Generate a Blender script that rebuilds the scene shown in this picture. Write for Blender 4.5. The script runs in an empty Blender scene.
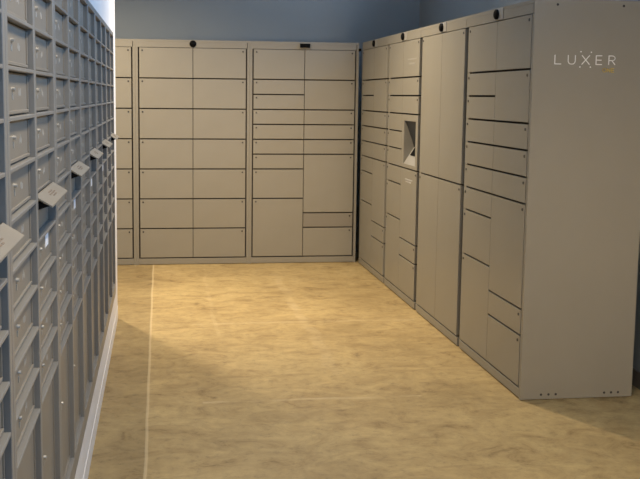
import bpy, bmesh, math, random
from mathutils import Vector, Matrix
random.seed(7)
S = bpy.context.scene
COL = S.collection

# ------------------------------------------------------------------ materials
def new_mat(name):
    m = bpy.data.materials.new(name); m.use_nodes = True
    nt = m.node_tree; b = nt.nodes['Principled BSDF']
    return m, nt, b

def tex_noise(nt, scale, detail=4, rough=.6, vec=None, mapscale=None):
    n = nt.nodes.new('ShaderNodeTexNoise')
    n.inputs['Scale'].default_value = scale; n.inputs['Detail'].default_value = detail
    n.inputs['Roughness'].default_value = rough
    tc = nt.nodes.new('ShaderNodeTexCoord')
    src = tc.outputs['Object']
    if mapscale:
        mp = nt.nodes.new('ShaderNodeMapping'); mp.inputs['Scale'].default_value = mapscale
        nt.links.new(src, mp.inputs['Vector']); src = mp.outputs['Vector']
    nt.links.new(src, n.inputs['Vector'])
    return n

def ramp(nt, fac, stops):
    r = nt.nodes.new('ShaderNodeValToRGB')
    e = r.color_ramp.elements
    while len(e) < len(stops): e.new(.5)
    for el, (p, c) in zip(e, stops):
        el.position = p; el.color = (*c, 1) if len(c) == 3 else c
    nt.links.new(fac, r.inputs['Fac'])
    return r

def paint(name, col, rough=.5, metal=0., var=.06, scale=6., bump=0., bscale=300., spec=.5, mapscale=None):
    m, nt, b = new_mat(name)
    n = tex_noise(nt, scale, mapscale=mapscale)
    lo = tuple(c*(1-var) for c in col); hi = tuple(min(1, c*(1+var)) for c in col)
    r = ramp(nt, n.outputs['Fac'], [(.3, lo), (.7, hi)])
    nt.links.new(r.outputs['Color'], b.inputs['Base Color'])
    b.inputs['Roughness'].default_value = rough; b.inputs['Metallic'].default_value = metal
    b.inputs['Specular IOR Level'].default_value = spec
    if bump:
        n2 = tex_noise(nt, bscale, 2)
        bp = nt.nodes.new('ShaderNodeBump'); bp.inputs['Strength'].default_value = bump; bp.inputs['Distance'].default_value = .001
        nt.links.new(n2.outputs['Fac'], bp.inputs['Height']); nt.links.new(bp.outputs['Normal'], b.inputs['Normal'])
    return m

M = {}
M['locker'] = paint('taupe_powder_coat', (.238, .218, .176), .40, 0, .03, 3, .12)
M['door'] = paint('taupe_door_coat', (.248, .227, .182), .38, 0, .035, 3, .12)
M['door_dark'] = paint('dull_taupe_door_coat', (.215, .192, .155), .42, 0, .03, 3, .12)
M['inside'] = paint('locker_inside', (.06, .05, .042), .8, 0, .05)
M['lock'] = paint('dark_lock', (.06, .055, .05), .35, .6)
M['black'] = paint('black_plastic', (.004, .004, .004), .6, spec=.06)
M['plate'] = paint('pale_plate', (.50, .49, .47), .45)
M['camplate'] = paint('camera_plate', (.285, .272, .245), .45)
M['screen'] = paint('dark_screen', (.014, .018, .023), .4)
M['mail'] = paint('grey_anodised', (.245, .237, .220), .40, .2, .05, 5, .1)
M['maildoor'] = paint('grey_mailbox_door', (.232, .206, .168), .45, .1, .08, 4, .1)
M['mailhood'] = paint('pale_hood', (.24, .215, .175), .5, .1, .05)
M['hoodmark'] = paint('brown_marks', (.20, .15, .11), .6)
M['chrome'] = paint('chrome', (.48, .47, .44), .4, .6)
M['decal'] = paint('pale_decal', (.44, .43, .40), .5)
M['sticker'] = paint('white_sticker', (.86, .87, .90), .5)
M['hole'] = paint('bolt_hole_dark', (.02, .018, .016), .6)
M['hole_plug'] = paint('taupe_plug', (.24, .215, .18), .5)
M['white'] = paint('white_wall_paint', (.80, .78, .76), .6, 0, .02, 2, .1, 120)
M['bluegrey'] = paint('blue_grey_wall_paint', (.26, .285, .29), .7, 0, .02, 2, .1, 120)
M['ceil'] = paint('ceiling_paint', (.7, .7, .7), .8, 0, .02, 2)
M['logo_white'] = paint('logo_white', (.78, .77, .74), .5)
M['logo_gold'] = paint('logo_gold', (.50, .36, .07), .5)
M['faint'] = paint('faint_print', (.33, .31, .27), .5)
M['skirt'] = paint('dark_baseboard', (.12, .105, .09), .5)

def floor_mat():
    m, nt, b = new_mat('polished_concrete')
    L = nt.links
    n1 = tex_noise(nt, 1.1, 6, .62)
    n2 = tex_noise(nt, 6.0, 10, .72, mapscale=(.75, 1.1, 1)); n2.inputs['Distortion'].default_value = .9
    n3 = tex_noise(nt, 18, 10, .8)
    r1 = ramp(nt, n1.outputs['Fac'], [(.30, (.31, .222, .100)), (.5, (.395, .288, .132)), (.72, (.46, .345, .162))])
    r2 = ramp(nt, n2.outputs['Fac'], [(.34, (.60, .56, .52)), (.43, (.88, .86, .84)), (.53, (1.0,)*3), (.66, (1.14, 1.14, 1.12))])
    r3 = ramp(nt, n3.outputs['Fac'], [(.33, (.62, .60, .57)), (.45, (.98,)*3), (.68, (1.16, 1.16, 1.15))])
    def mul(a, c):
        x = nt.nodes.new('ShaderNodeMix'); x.data_type = 'RGBA'; x.blend_type = 'MULTIPLY'; x.inputs[0].default_value = 1
        L.new(a, x.inputs[6]); L.new(c, x.inputs[7]); return x.outputs[2]
    col = mul(mul(r1.outputs['Color'], r2.outputs['Color']), r3.outputs['Color'])
    # pale cracked filler of the joints and scattered scuffs
    tc = nt.nodes.new('ShaderNodeTexCoord'); sp = nt.nodes.new('ShaderNodeSeparateXYZ'); L.new(tc.outputs['Object'], sp.inputs[0])
    wob = tex_noise(nt, 2.2, 5, .6)
    def math_(op, a, c=None, clamp=False):
        x = nt.nodes.new('ShaderNodeMath'); x.operation = op; x.use_clamp = clamp
        for i, v in enumerate((a, c)):
            if v is None: continue
            if isinstance(v, (int, float)): x.inputs[i].default_value = v
            else: L.new(v, x.inputs[i])
        return x.outputs[0]
    wv = math_('MULTIPLY', math_('SUBTRACT', wob.outputs['Fac'], .5), .03)
    brk = ramp(nt, tex_noise(nt, 3.1, 5, .7).outputs['Fac'], [(.40, (.15,)*3), (.6, (1,)*3)]).outputs['Color']
    def line(axis, pos, width, amt, wobm=1.0, lo=None, hi=None):
        d = math_('ABSOLUTE', math_('SUBTRACT', math_('ADD', sp.outputs[axis], math_('MULTIPLY', wv, wobm)), pos))
        k = math_('SUBTRACT', 1.0, math_('DIVIDE', d, width), True)
        k = math_('MULTIPLY', k, 2.5, True)
        k = math_('MULTIPLY', k, amt)
        other = sp.outputs[1 - axis]
        if lo is not None: k = math_('MULTIPLY', k, math_('GREATER_THAN', other, lo))
        if hi is not None: k = math_('MULTIPLY', k, math_('LESS_THAN', other, hi))
        return k
    solid = line(0, -.066, .008, .55, .5)
    soft = math_('ADD', line(1, 4.5, .016, .5, 2, .2, 1.3), line(1, 6.1, .02, .45, 3, .2, 1.7))
    soft = math_('ADD', soft, line(0, .36, .015, .2, 4, 5.6, 8.1))
    soft = math_('ADD', soft, line(0, .95, .045, .24, 6, 4.9, 7.8))
    k = math_('ADD', solid, math_('MULTIPLY', soft, brk), True)
    # slab strip between joint and left wall: darker slab plus painted-in wall shade
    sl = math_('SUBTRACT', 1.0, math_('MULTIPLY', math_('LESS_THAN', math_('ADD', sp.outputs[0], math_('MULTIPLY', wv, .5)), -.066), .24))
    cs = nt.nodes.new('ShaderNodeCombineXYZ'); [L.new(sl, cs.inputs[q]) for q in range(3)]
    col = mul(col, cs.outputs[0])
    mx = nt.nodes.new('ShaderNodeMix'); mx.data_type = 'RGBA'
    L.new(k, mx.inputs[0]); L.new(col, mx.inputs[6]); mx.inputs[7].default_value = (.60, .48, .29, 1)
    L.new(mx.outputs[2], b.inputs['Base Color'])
    rr = ramp(nt, n2.outputs['Fac'], [(.3, (.62,)*3), (.7, (.45,)*3)])
    L.new(rr.outputs['Color'], b.inputs['Roughness'])
    b.inputs['Specular IOR Level'].default_value = .35
    bp = nt.nodes.new('ShaderNodeBump'); bp.inputs['Strength'].default_value = .15; bp.inputs['Distance'].default_value = .004
    L.new(n2.outputs['Fac'], bp.inputs['Height']); L.new(bp.outputs['Normal'], b.inputs['Normal'])
    return m
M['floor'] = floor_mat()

# ------------------------------------------------------------------ mesh helpers
def box(bm, a, b, bev=0., seg=1):
    x0, x1 = sorted((a[0], b[0])); y0, y1 = sorted((a[1], b[1])); z0, z1 = sorted((a[2], b[2]))
    v = [bm.verts.new(p) for p in ((x0,y0,z0),(x1,y0,z0),(x1,y1,z0),(x0,y1,z0),(x0,y0,z1),(x1,y0,z1),(x1,y1,z1),(x0,y1,z1))]
    f = [bm.faces.new([v[i] for i in q]) for q in ((3,2,1,0),(4,5,6,7),(0,1,5,4),(1,2,6,5),(2,3,7,6),(3,0,4,7))]
    if bev:
        es = list({e for q in f for e in q.edges})
        bmesh.ops.bevel(bm, geom=es, offset=bev, segments=seg, affect='EDGES', profile=.7)

def cyl(bm, c, axis, r, h, seg=16, r2=None, bev=0.):
    """cylinder from c along axis (unit vector) by h"""
    rot = Vector((0,0,1)).rotation_difference(Vector(axis)).to_matrix().to_4x4()
    mat = Matrix.Translation(Vector(c) + Vector(axis)*h/2) @ rot
    bmesh.ops.create_cone(bm, cap_ends=True, segments=seg, radius1=r, radius2=r if r2 is None else r2, depth=h, matrix=mat)

def poly(bm, pts):
    return bm.faces.new([bm.verts.new(p) for p in pts])

def prism(bm, pts, d):
    """solid from polygon pts extruded by vector d"""
    a = [bm.verts.new(p) for p in pts]; b = [bm.verts.new(Vector(p)+Vector(d)) for p in pts]
    bm.faces.new(a); bm.faces.new(list(reversed(b)))
    n = len(pts)
    for i in range(n): bm.faces.new((a[i], a[(i+1)%n], b[(i+1)%n], b[i]))

def obj(name, bm, mat, parent=None, loc=None, kind=None):
    bmesh.ops.recalc_face_normals(bm, faces=bm.faces)
    me = bpy.data.meshes.new(name); bm.to_mesh(me); bm.free()
    me.materials.append(mat)
    o = bpy.data.objects.new(name, me); COL.objects.link(o)
    if parent: o.parent = parent
    if loc is not None: o.location = loc
    if kind: o['kind'] = kind
    return o

def inst(name, src, parent, loc):
    o = src.copy(); o.name = name; COL.objects.link(o); o.parent = parent; o.location = loc
    return o

def empty(name, loc, rz, label, cat, group=None):
    o = bpy.data.objects.new(name, None); COL.objects.link(o)
    o.empty_display_size = .1
    o.location = loc; o.rotation_euler = (0, 0, rz)
    o['label'] = label; o['category'] = cat
    if group: o['group'] = group
    return o

# ------------------------------------------------------------------ room shell
XL, XR, YB, XRW = -.2894, 1.7716, 8.314, 2.472
WEND, CEIL, YBW, YF, XFAR = 6.32, 2.95, 8.95, -2.2, -2.6
MB0, PITCH, K0, K1 = 1.835, .418, -2, 10         # mailbox columns
MY0, MY1 = MB0 + K0*PITCH, MB0 + K1*PITCH
MZ0, MZ1 = .236, 1.876

def struct(name, bm, mat): return obj(name, bm, mat, None, None, 'structure')
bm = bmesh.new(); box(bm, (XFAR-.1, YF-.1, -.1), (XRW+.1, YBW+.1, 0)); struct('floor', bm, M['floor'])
bm = bmesh.new(); box(bm, (XFAR-.1, YF-.1, CEIL), (XRW+.1, YBW+.1, CEIL+.1)); struct('ceiling', bm, M['ceil'])
bm = bmesh.new(); box(bm, (XFAR-.1, YBW, 0), (XRW+.1, YBW+.1, CEIL)); struct('wall_back', bm, M['bluegrey'])
WIN = (-1.6, 8.4, 2.50, 2.90)                              # clerestory strip high in the right wall: y0, y1, z0, z1
bm = bmesh.new()
box(bm, (XRW, YF, 0), (XRW+.1, YBW, WIN[2])); box(bm, (XRW, YF, WIN[3]), (XRW+.1, YBW, CEIL))
box(bm, (XRW, YF, WIN[2]), (XRW+.1, WIN[0], WIN[3])); box(bm, (XRW, WIN[1], WIN[2]), (XRW+.1, YBW, WIN[3]))
struct('wall_right', bm, M['bluegrey'])
bm = bmesh.new(); box(bm, (XFAR-.1, WEND, 0), (XFAR, YBW, CEIL)); struct('wall_alcove', bm, M['bluegrey'])
bm = bmesh.new()
WX = -.95
e = .002
box(bm, (WX, YF, 0), (XL, WEND, MZ0-e))                    # below
box(bm, (WX, YF, MZ1+e), (XL, WEND, CEIL))                 # above
box(bm, (WX, YF, MZ0-e), (XL, MY0-e, MZ1+e))               # near pier
box(bm, (WX, MY1+e, MZ0-e), (XL, WEND, MZ1+e))             # far pier
box(bm, (WX, MY0-e, MZ0-e), (WX+.1, MY1+e, MZ1+e))         # behind the boxes
struct('wall_left', bm, M['white'])
bm = bmesh.new(); box(bm, (XFAR-.1, WEND-.1, 0), (WX-e, WEND, CEIL)); struct('wall_alcove_return', bm, M['white'])
WF = (-.2, 2.2, .35, 2.6)                                    # unseen window in the front wall, sill lowered for the added warm fill
bm = bmesh.new()
box(bm, (WX, YF-.1, 0), (XRW, YF, WF[2])); box(bm, (WX, YF-.1, WF[3]), (XRW, YF, CEIL))
box(bm, (WX, YF-.1, WF[2]), (WF[0], YF, WF[3])); box(bm, (WF[1], YF-.1, WF[2]), (XRW, YF, WF[3]))
struct('wall_front', bm, M['white'])
bm = bmesh.new()
box(bm, (XL, YF, 0), (XL+.002, WEND, .085)); struct('baseboard_left', bm, M['white'])
bm = bmesh.new()
box(bm, (XRW-.012, YF, 0), (XRW, YBW, .09), .003); struct('baseboard_right', bm, M['skirt'])

# ------------------------------------------------------------------ parcel lockers
# local frame: x along the front (0..W), y = depth into the unit, front face at y = 0
H, ROW0, RH, D = 1.970, .060, .1316, .588
def zrow(k): return ROW0 + RH*k
FR, GAP, DT = .028, .0105, .020
cache = {}
def door_mesh(w, h, mat):
    key = ('d', round(w, 4), round(h, 4), mat)
    if key not in cache:
        bm = bmesh.new(); box(bm, (0, 0, 0), (w, DT, h), .0022, 2)
        me = bpy.data.meshes.new('locker_door'); bm.to_mesh(me); bm.free(); me.materials.append(M[mat]); cache[key] = me
    return cache[key]
def lock_mesh():
    if 'lock' not in cache:
        bm = bmesh.new()
        cyl(bm, (0, .0005, 0), (0, -1, 0), .0078, .0035, 14, .0068)
        box(bm, (-.0012, -.0036, -.004), (.0012, -.003, .004))
        me = bpy.data.meshes.new('lock'); bm.to_mesh(me); bm.free(); me.materials.append(M['lock']); cache['lock'] = me
    return cache['lock']

def locker(loc, rz, W, label, left, right, cam, kiosk=False, joints=(0, 0), dull=(), lift=0):
    root = empty('parcel_locker', loc, rz, label, 'locker', 'taupe parcel lockers along the back and right walls')
    zb, zt = zrow(0), zrow(14)
    # carcass: sides, back, top, inner skin
    bm = bmesh.new()
    yl, yr = joints
    for xa, xb, yy in ((.0006, .018, yl), (W-.018, W-.0006, yr)):
        prism(bm, [(xa, yy, lift), (xa, D, lift), (xa, D, H), (xa, 0, H), (xa, 0, zt+.0015), (xa, yy, zt+.0015)], (xb-xa, 0, 0))
    box(bm, (.018, D-.012, lift), (W-.018, D, H-.001))
    box(bm, (.018, .0002, H-.018), (W-.018, D-.012, H-.0005))
    box(bm, (.018, .034, lift+.006), (W-.018, D-.012, lift+.03))
    obj('cabinet', bm, M['locker'], root)
    bm = bmesh.new()                                        # the front frame around the doors
    box(bm, (.0182, yl, zb-GAP/2+.0005), (FR-GAP/2, .036, zt+.0015))
    box(bm, (W-FR+GAP/2, yr, zb-GAP/2+.0005), (W-.0182, .036, zt+.0015))
    box(bm, (.0182, .0002, zt+.0015), (W-FR+GAP/2, .0325, H-.0185))
    obj('front_frame', bm, M['locker'], root)
    bm = bmesh.new(); box(bm, (.0182, 0.001, lift+.004), (W-.0182, .03, zb-GAP/2), .0015); obj('kick_plate', bm, M['locker'], root)
    bm = bmesh.new(); box(bm, (.02, .034, .03), (W-.02, .04, H-.02)); 
    if kiosk:
        bm.free(); bm = bmesh.new()
        box(bm, (.02, .034, .03), (W/2-.002, .04, H-.02)); box(bm, (W/2, .034, .03), (W-.02, .04, zrow(7)-.004)); box(bm, (W/2, .034, zrow(10)+.004), (W-.02, .04, H-.02))
    obj('inner_panel', bm, M['inside'], root)
    if lift:
        bm = bmesh.new(); box(bm, (.02, .015, 0), (W-.012, D-.012, lift+.003)); obj('floor_gap_shade', bm, M['black'], root)  # black block painting in the shade of the gap under the cabinet
    mid = W/2
    for ci, rows in ((0, left), (1, right)):
        x0, x1 = (FR, mid) if ci == 0 else (mid, W-FR)
        k = 14
        for ri, n in enumerate(rows):
            top = zrow(k); k -= abs(n); bot = zrow(k)
            if n < 0:                                      # the kiosk bay
                kiosk_bay(root, x0+.0022, x1-.0065, bot+GAP/2, top-GAP/2); continue
            EG, CG = .0065, (.0012 if lift else .0024)                        # outer and centre half gaps
            w, h = x1-x0-EG-CG, top-bot-GAP + (.0025 if k + n == 14 else 0)
            mat = 'door_dark' if (ci, ri) in dull else 'door'
            d = bpy.data.objects.new('locker_door', door_mesh(w, h, mat)); COL.objects.link(d); d.parent = root
            d.location = (x0+(EG if ci == 0 else CG), -.001, bot+GAP/2)
            lk = bpy.data.objects.new('lock', lock_mesh()); COL.objects.link(lk); lk.parent = d
            lk.location = (.026 if ci == 0 else w-.026, 0, h-.024)
    # camera above the doors
    cz = 1.9365
    if cam == 'dome':
        bm = bmesh.new(); cyl(bm, (mid, .0005, cz), (0,-1,0), .030, .004, 24)
        bmesh.ops.create_uvsphere(bm, u_segments=20, v_segments=12, radius=.0245, matrix=Matrix.Translation((mid, -.003, cz)) @ Matrix.Diagonal((1, .8, 1, 1)))
        obj('camera_dome', bm, M['black'], root)
    elif cam == 'slot':
        bm = bmesh.new(); box(bm, (mid-.056, -.004, cz-.026), (mid+.056, .001, cz+.026), .002); p = obj('camera_plate', bm, M['locker'], root)
        bm = bmesh.new(); box(bm, (mid-.045, -.022, cz-.018), (mid+.045, -.003, cz+.018), .006, 2)
        cyl(bm, (mid+.022, -.021, cz), (0,-1,0), .012, .003, 16)
        obj('camera_housing', bm, M['black'], root)
    elif cam == 'oval':
        bm = bmesh.new(); box(bm, (mid-.045, -.004, cz-.030), (mid+.082, .001, cz+.029), .002); obj('camera_plate', bm, M['camplate'], root)
        bm = bmesh.new(); cyl(bm, (mid, .0005, cz), (0,-1,0), .0265, .014, 24)
        bmesh.ops.create_uvsphere(bm, u_segments=20, v_segments=12, radius=.0263, matrix=Matrix.Translation((mid, -.0125, cz)) @ Matrix.Diagonal((1, .40, 1, 1)))
        obj('camera_dome', bm, M['black'], root)
    return root

def kiosk_bay(root, x0, x1, z0, z1):
    ox0, ox1, oz0, oz1 = x0+.058, x1-.052, z0+.028, z1-.045
    bm = bmesh.new()                                        # face plate around the opening
    box(bm, (x0, -.001, z0), (x1, .019, oz0), .0015); box(bm, (x0, -.001, oz1), (x1, .019, z1), .0015)
    box(bm, (x0, -.001, oz0), (ox0, .019, oz1), .0015); box(bm, (ox1, -.001, oz0), (x1, .019, oz1), .0015)
    face = obj('kiosk_panel', bm, M['door'], root)
    dp, zd = .080, oz0 + .38*(oz1-oz0)                      # deepest line of the V shaped recess
    for x, d in ((ox0, -.003), (ox1, .003)):
        bm = bmesh.new()
        prism(bm, [(x, 0.018, oz0), (x, dp+.01, zd), (x, 0.018, oz1)], (d, 0, 0))
        obj('recess_cheek', bm, M['door'], face)
    bm = bmesh.new(); prism(bm, [(ox0, .012, oz1), (ox1, .012, oz1), (ox1, dp, zd), (ox0, dp, zd)], (0, .004, .004)); obj('touch_screen', bm, M['screen'], face)
    bm = bmesh.new(); prism(bm, [(ox0, .004, oz0), (ox1, .004, oz0), (ox1, dp, zd), (ox0, dp, zd)], (0, .004, -.004)); obj('sloped_tray', bm, M['camplate'], face)
    t0, t1 = .50, .96
    P = lambda x, t: (x, .004+(dp-.004)*t - .002, oz0+(zd-oz0)*t + .002)
    bm = bmesh.new(); prism(bm, [P(ox0+.05, t0), P(ox1-.03, t0), P(ox1-.03, t1), P(ox0+.05, t1)], (0, -.003, .003)); obj('keypad', bm, M['black'], face)

seven = (2,)*7
lefty = (2, 1, 1, 1, 1, 1, 1, 2, 4)
righty = (2, 2, 1, 1, 1, 4, 1, 2)
# back row (front faces the camera: local x -> world x)
SB = [-1.192, -.2115, .780, 1.753]
locker((SB[0], YB, 0), 0, SB[1]-SB[0], 'taupe parcel locker at the back left, half hidden behind the mailbox wall', seven, seven, 'dome')
locker((SB[1], YB, 0), 0, SB[2]-SB[1], 'taupe parcel locker on the back wall with fourteen equal doors and round black camera', seven, seven, 'dome')
rb = locker((SB[2], YB, 0), 0, SB[3]-SB[2], 'taupe parcel locker at the right end of the back row, with rectangular black camera', lefty, righty, 'slot', dull={(1, 6)})
bm = bmesh.new(); box(bm, (SB[3]-SB[2]-.004, -.012, 1.895), (SB[3]-SB[2]+.018, .02, 1.92), .003); obj('connector_block', bm, M['black'], rb)
# right row (front faces -x: local x -> world -y)
SR = [8.255, 7.293, 6.352, 5.374, 4.3725]
RZ, JR = -math.pi/2, .016                               # the stiles between neighbours stand back as a dark groove
locker((XR, SR[0], 0), RZ, SR[0]-SR[1], 'taupe parcel locker with small doors in the far corner of the right row', lefty, righty, 'oval', joints=(0, JR), lift=.004)
kb = locker((XR, SR[1], 0), RZ, SR[1]-SR[2], 'taupe parcel locker with the recessed touchscreen bay in the right row', lefty, (2, 1, 1, -3, 4, 1, 2), 'oval', kiosk=True, joints=(JR, JR), lift=.004)
locker((XR, SR[2], 0), RZ, SR[2]-SR[3], 'taupe parcel locker with four tall plain doors in the right row', (7, 7), (7, 7), 'oval', joints=(JR, JR), lift=.004)
nd = locker((XR, SR[3], 0), RZ, SR[3]-SR[4], 'nearest taupe parcel locker of the right row, white lettering on its end panel', lefty, righty, 'oval', joints=(JR, 0), lift=.004)

# faint printing on the kiosk locker
Wk = SR[1]-SR[2]
bm = bmesh.new()
for z, xa, xb in ((.905, .60, .80), (.888, .62, .74)):
    x = xa
    while x < xb:
        w = random.uniform(.012, .03); box(bm, (x, -.0022, z-.004), (x+w, -.0009, z+.004)); x += w+.008
obj('printed_notice', bm, M['plate'], kb)
bm = bmesh.new()
for z, xa, xb in ((1.765, .60, .82), (1.735, .64, .78)):
    x = xa
    while x < xb:
        w = random.uniform(.014, .03); box(bm, (x, -.0022, z-.006), (x+w, -.0009, z+.006)); x += w+.012
obj('faint_print', bm, M['faint'], kb)

# lettering, holes on the end panel (local: x = W face, y = depth)
Wd = SR[3]-SR[4]
XF = Wd - .0006
def depth(X): return X - XR
def stroke_letter(bm, ch, y0, y1, z0, z1, t=.0044):
    w = y1-y0; h = z1-z0
    def bar(a, b):
        a = Vector((0, *a)); b = Vector((0, *b)); d = (b-a); n = Vector((0, -d.z, d.y)).normalized()*t/2; dd = d.normalized()*t*.3
        prism(bm, [a-dd+n, b+dd+n, b+dd-n, a-dd-n], (.0012, 0, 0))
    P = lambda u, v: (y0+u*w, z0+v*h)
    if ch == 'L': bar(P(0,1), P(0,0)); bar(P(0,0), P(1,0))
    elif ch == 'U':
        pts = [P(0,1), P(0,.35), P(.08,.15), P(.28,.02), P(.5,0), P(.72,.02), P(.92,.15), P(1,.35), P(1,1)]
        for a, b in zip(pts, pts[1:]): bar(a, b)
    elif ch == 'X': bar(P(0,1), P(1,0)); bar(P(0,0), P(1,1))
    elif ch == 'E': bar(P(0,1), P(0,0)); bar(P(0,1), P(1,1)); bar(P(0,.5), P(.9,.5)); bar(P(0,0), P(1,0))
    elif ch == 'R':
        bar(P(0,0), P(0,1))
        pts = [P(0,1), P(.6,1), P(.9,.9), P(1,.74), P(.9,.56), P(.6,.47), P(0,.47)]
        for a, b in zip(pts, pts[1:]): bar(a, b)
        bar(P(.5,.47), P(1,0))
    elif ch == 'O':
        n = 14; pts = [(y0+w*(.5+.5*math.cos(2*math.pi*i/n)), z0+h*(.5+.5*math.sin(2*math.pi*i/n))) for i in range(n+1)]
        for a, b in zip(pts, pts[1:]): bar(a, b)
    elif ch == 'N': bar(P(0,0), P(0,1)); bar(P(0,1), P(1,0)); bar(P(1,0), P(1,1))
ZL0, ZL1 = 1.664, 1.706
for ch, a, b in (('L', 1.881, 1.912), ('U', 1.948, 1.984), ('X', 2.018, 2.056), ('E', 2.090, 2.119), ('R', 2.155, 2.187)):
    bm = bmesh.new(); stroke_letter(bm, ch, depth(a), depth(b), ZL0, ZL1); obj('white_letter', bm, M['logo_white'], nd, (XF, 0, 0))
for y, z in ((2.011, 1.724), (2.064, 1.722), (2.009, 1.651), (2.062, 1.651)):
    bm = bmesh.new(); cyl(bm, (0, depth(y), z), (1, 0, 0), .0035, .0012, 10); obj('white_dot', bm, M['logo_white'], nd, (XF, 0, 0))
for ch, a, b in (('O', 2.126, 2.143), ('N', 2.149, 2.163), ('E', 2.170, 2.183)):
    bm = bmesh.new(); stroke_letter(bm, ch, depth(a), depth(b), 1.628, 1.646, .0036); obj('gold_letter', bm, M['logo_gold'], nd, (XF, 0, 0))
for X, z, m in [(x, .027, 'hole') for x in (1.880, 1.919, 1.957, 2.213, 2.250, 2.287)] + [(1.885, 1.945, 'hole'), (2.219, 1.945, 'hole'), (1.835, 1.945, 'hole_plug'), (1.925, 1.945, 'hole_plug'), (1.960, 1.945, 'hole_plug'), (2.257, 1.945, 'hole_plug')]:
    bm = bmesh.new(); cyl(bm, (0, depth(X), z), (1, 0, 0), .0062, .0006, 12); obj('bolt_hole', bm, M[m], nd, (XF, 0, 0))

# ------------------------------------------------------------------ mailbox modules in the left wall
# local frame: x out of the wall (0 = wall face), y along the wall, z up
NR, RP, RZT = 11, .0999, 1.852
rails = [RZT - RP*i for i in range(NR+1)]                  # 1.842 .. 0.753
DEP = -.0130                                               # face of the doors behind the frame front
FRX = .004
ST, MUL, RAIL = .030, .028, .0085
def mail_door_mesh(w, h):
    key = ('m', round(w, 4), round(h, 4))
    if key not in cache:
        bm = bmesh.new()
        box(bm, (DEP-.012, .002, .002), (DEP, w-.002, h-.002), .0012)
        box(bm, (DEP-.001, .004, .004), (DEP+.004, w-.004, .011), .001)        # folded lower lip
        box(bm, (DEP-.001, w-.010, .012), (DEP+.0035, w-.004, h-.006), .001)   # hinge edge
        me = bpy.data.meshes.new('mailbox_door'); bm.to_mesh(me); bm.free(); me.materials.append(M['maildoor']); cache[key] = me
    return cache[key]
def mail_lock_mesh():
    if 'ml' not in cache:
        bm = bmesh.new(); cyl(bm, (DEP, 0, 0), (1,0,0), .0052, .006, 14, .0044); box(bm, (DEP+.005, -.001, -.004), (DEP+.0068, .001, .004))
        box(bm, (DEP-.0005, -.0025, -.022), (DEP+.002, .0025, -.009), .0008)
        me = bpy.data.meshes.new('lock'); bm.to_mesh(me); bm.free(); me.materials.append(M['chrome']); cache['ml'] = me
    return cache['ml']
def decal_mesh(i):
    key = ('dec', i)
    if key not in cache:
        bm = bmesh.new(); rnd = random.Random(i)
        y = -.014
        for k in range(3):
            hh = rnd.choice((.012, .016)); zz = rnd.choice((-.008, -.004))
            box(bm, (DEP, y, zz), (DEP+.0006, y+.004, zz+hh)); y += .012
        me = bpy.data.meshes.new('number_decal'); bm.to_mesh(me); bm.free(); me.materials.append(M['decal']); cache[key] = me
    return cache[key]

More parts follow.
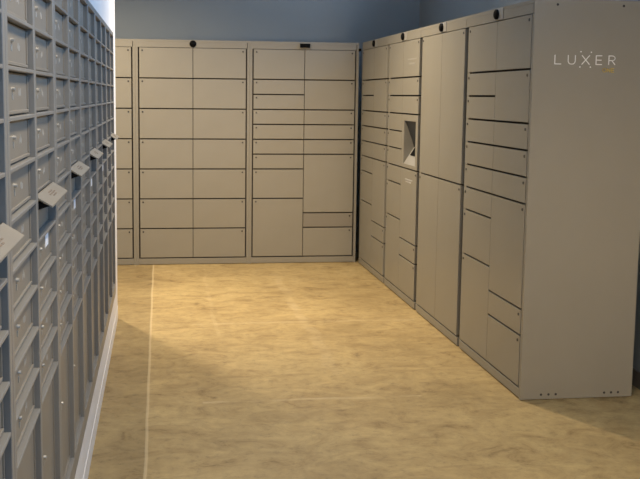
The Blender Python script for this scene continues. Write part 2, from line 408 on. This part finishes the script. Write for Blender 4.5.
def mailbox(k, label):
    root = empty('mailbox_module', (XL, MB0 + k*PITCH, 0), 0, label, 'mailbox', 'grey mailbox modules set in the left wall')
    W = 2*PITCH
    bm = bmesh.new()
    box(bm, (-.40, .002, MZ0), (-.035, W-.002, MZ1)); obj('cabinet', bm, M['mail'], root)
    bm = bmesh.new()
    z0, z1 = MZ0, MZ1
    def fb(y0, y1, za, zb): box(bm, (-.036, y0, za), (FRX, y1, zb), .0015)
    fb(.001, ST, z0, z1); fb(W-ST, W-.001, z0, z1); fb(PITCH-MUL/2, PITCH+MUL/2, z0, z1)
    spans = ((ST, PITCH-MUL/2), (PITCH+MUL/2, W-ST))
    for (a, b) in spans:
        fb(a-.001, b+.001, rails[0], z1); fb(a-.001, b+.001, z0, .303)
    obj('frame', bm, M['mail'], root)
    for ci, (a, b) in enumerate(spans):
        for r in rails[1:]:
            bm = bmesh.new(); box(bm, (-.036, a-.0005, r-RAIL), (FRX-.001, b+.0005, r), .0012); obj('rail', bm, M['mail'], root)
        cells = [(rails[i+1], rails[i]-RAIL if i else rails[0]) for i in range(NR)] + [(.303, rails[NR]-RAIL)]
        for i, (za, zb) in enumerate(cells):
            w, h = b-a, zb-za
            hoodrow = ci == 1 and i == 6
            if hoodrow:
                bm = bmesh.new(); prism(bm, [(-.003, a, rails[6]+.006), (.036, a+.004, rails[6]-.018), (.036, b-.004, rails[6]-.018), (-.003, b, rails[6]+.006)], (0, 0, -.004))
                hood = obj('mail_hood', bm, M['mailhood'], root); hood['label'] = 'sloping pale outgoing mail hood'
                bm = bmesh.new()
                def hp(u, v): return Vector((-.003+.039*v, a+.004+(w-.008)*u, rails[6]+.006-.024*v+.0006))
                rnd = random.Random(k)
                for v0, u0, u1 in ((.30, .42, .62), (.45, .36, .66), (.60, .42, .60)):
                    u = u0
                    while u < u1:
                        du = rnd.uniform(.03, .06); prism(bm, [hp(u, v0), hp(u+du, v0), hp(u+du, v0+.08), hp(u, v0+.08)], (0, 0, .0005)); u += du+.02
                obj('printed_mark', bm, M['hoodmark'], hood)
                bm = bmesh.new(); box(bm, (DEP-.012, a+.002, za+.002), (DEP-.004, b-.002, zb-.03), .001); obj('slot_flap', bm, M['maildoor'], root)
                bm = bmesh.new(); box(bm, (DEP-.014, a+.002, zb-.028), (DEP-.010, b-.002, zb-.001)); obj('mail_slot', bm, M['black'], root)
                for yy in (a+.003, b-.006):
                    bm = bmesh.new(); prism(bm, [(-.012, yy, rails[6]), (.030, yy, rails[6]-.018), (-.012, yy, rails[6]-.032)], (0, .003, 0))
                    obj('hood_gap_shade', bm, M['black'], root)  # black triangle, shade of the gap under the hood put in as colour
                continue
            d = bpy.data.objects.new('mailbox_door', mail_door_mesh(w, h)); COL.objects.link(d); d.parent = root; d.location = (0, a, za)
            lk = bpy.data.objects.new('lock', mail_lock_mesh()); COL.objects.link(lk); lk.parent = d; lk.location = (0, .150, min(h*.60, .26))
            if i < NR:
                dc = bpy.data.objects.new('number_decal', decal_mesh((k*7+ci*5+i*3) % 9)); COL.objects.link(dc); dc.parent = d; dc.location = (0, w*.68, h*.50)
            if ci == 1 and i == 7:
                bm = bmesh.new(); box(bm, (DEP, .258, .042), (DEP+.0008, .322, .087)); obj('white_sticker', bm, M['sticker'], d)
    return root
names = ['grey mailbox module cut off by the left edge of the picture',
         'first full grey mailbox module from the left edge, its hood the largest seen whole',
         'second full grey mailbox module from the left edge, next to the largest whole hood',
         'third full grey mailbox module from the left edge, halfway down the left wall',
         'second grey mailbox module from the far end of the left wall',
         'farthest grey mailbox module, beside the white end of the left wall']
for i, k in enumerate(range(K0, K1, 2)): mailbox(k, names[i])

# ------------------------------------------------------------------ light
def area(name, loc, rot, sx, sy, power, col, spread=math.pi):
    l = bpy.data.lights.new(name, 'AREA'); l.shape = 'RECTANGLE'; l.size = sx; l.size_y = sy; l.energy = power; l.color = col; l.spread = spread
    o = bpy.data.objects.new(name, l); o.location = loc; o.rotation_euler = rot; COL.objects.link(o); return o
WARM = (1.0, .83, .60); COOL = (.29, .57, 1.0)
SP = math.radians(140)
area('ceiling_lamp_alcove', (-.72, 7.25, 2.90), (0,0,0), .12, .12, 54, WARM, math.radians(150))
area('ceiling_lamp_middle', (.78, 6.3, 2.90), (0,0,0), .10, .10, 50, WARM, math.radians(138))
area('ceiling_lamp_front', (.55, 1.9, 2.90), (0,0,0), .3, .3, 36, WARM, SP)
area('clerestory_daylight', (XRW+.03, (WIN[0]+WIN[1])/2, (WIN[2]+WIN[3])/2), (0, math.radians(90), 0), WIN[3]-WIN[2], WIN[1]-WIN[0], 86, COOL, math.radians(120))
area('window_daylight', (.25, YF-.03, 1.75), (math.radians(90), 0, 0), .8, 1.5, 9, COOL)
area('end_panel_fill', (1.75, YF-.03, .95), (math.radians(90), 0, math.radians(-4)), .8, .9, 9, (1.0, .76, .48), math.radians(40))  # added warm fill with no known source, aimed at the near end panel

w = bpy.data.worlds.new('daylight'); S.world = w; w.use_nodes = True
w.node_tree.nodes['Background'].inputs['Color'].default_value = (.45, .62, .9, 1); w.node_tree.nodes['Background'].inputs['Strength'].default_value = .6

# ------------------------------------------------------------------ camera
f, pitch, yaw, roll, cx, cy = 943.9928, .10991, -.132475, .01002, 285.568, 199.682
fw = Vector((-math.sin(yaw)*math.cos(pitch), math.cos(yaw)*math.cos(pitch), -math.sin(pitch)))
r = Vector((math.cos(yaw), math.sin(yaw), 0)); u = r.cross(fw)
R2 = r*math.cos(roll) + u*math.sin(roll); U2 = u*math.cos(roll) - r*math.sin(roll)
c = bpy.data.cameras.new('camera'); co = bpy.data.objects.new('camera', c); COL.objects.link(co)
co.matrix_world = Matrix(((R2.x, U2.x, -fw.x, 0), (R2.y, U2.y, -fw.y, 0), (R2.z, U2.z, -fw.z, 1.5), (0, 0, 0, 1)))
c.sensor_fit = 'HORIZONTAL'; c.sensor_width = 36; c.lens = 36*f/640
c.shift_x = (320-cx)/640; c.shift_y = (cy-239.5)/640
c.clip_start = .02
S.camera = co
S.view_settings.view_transform = 'Standard'; S.view_settings.look = 'None'; S.view_settings.gamma = 1; S.view_settings.use_curve_mapping = False
S.view_settings.exposure = 0.08
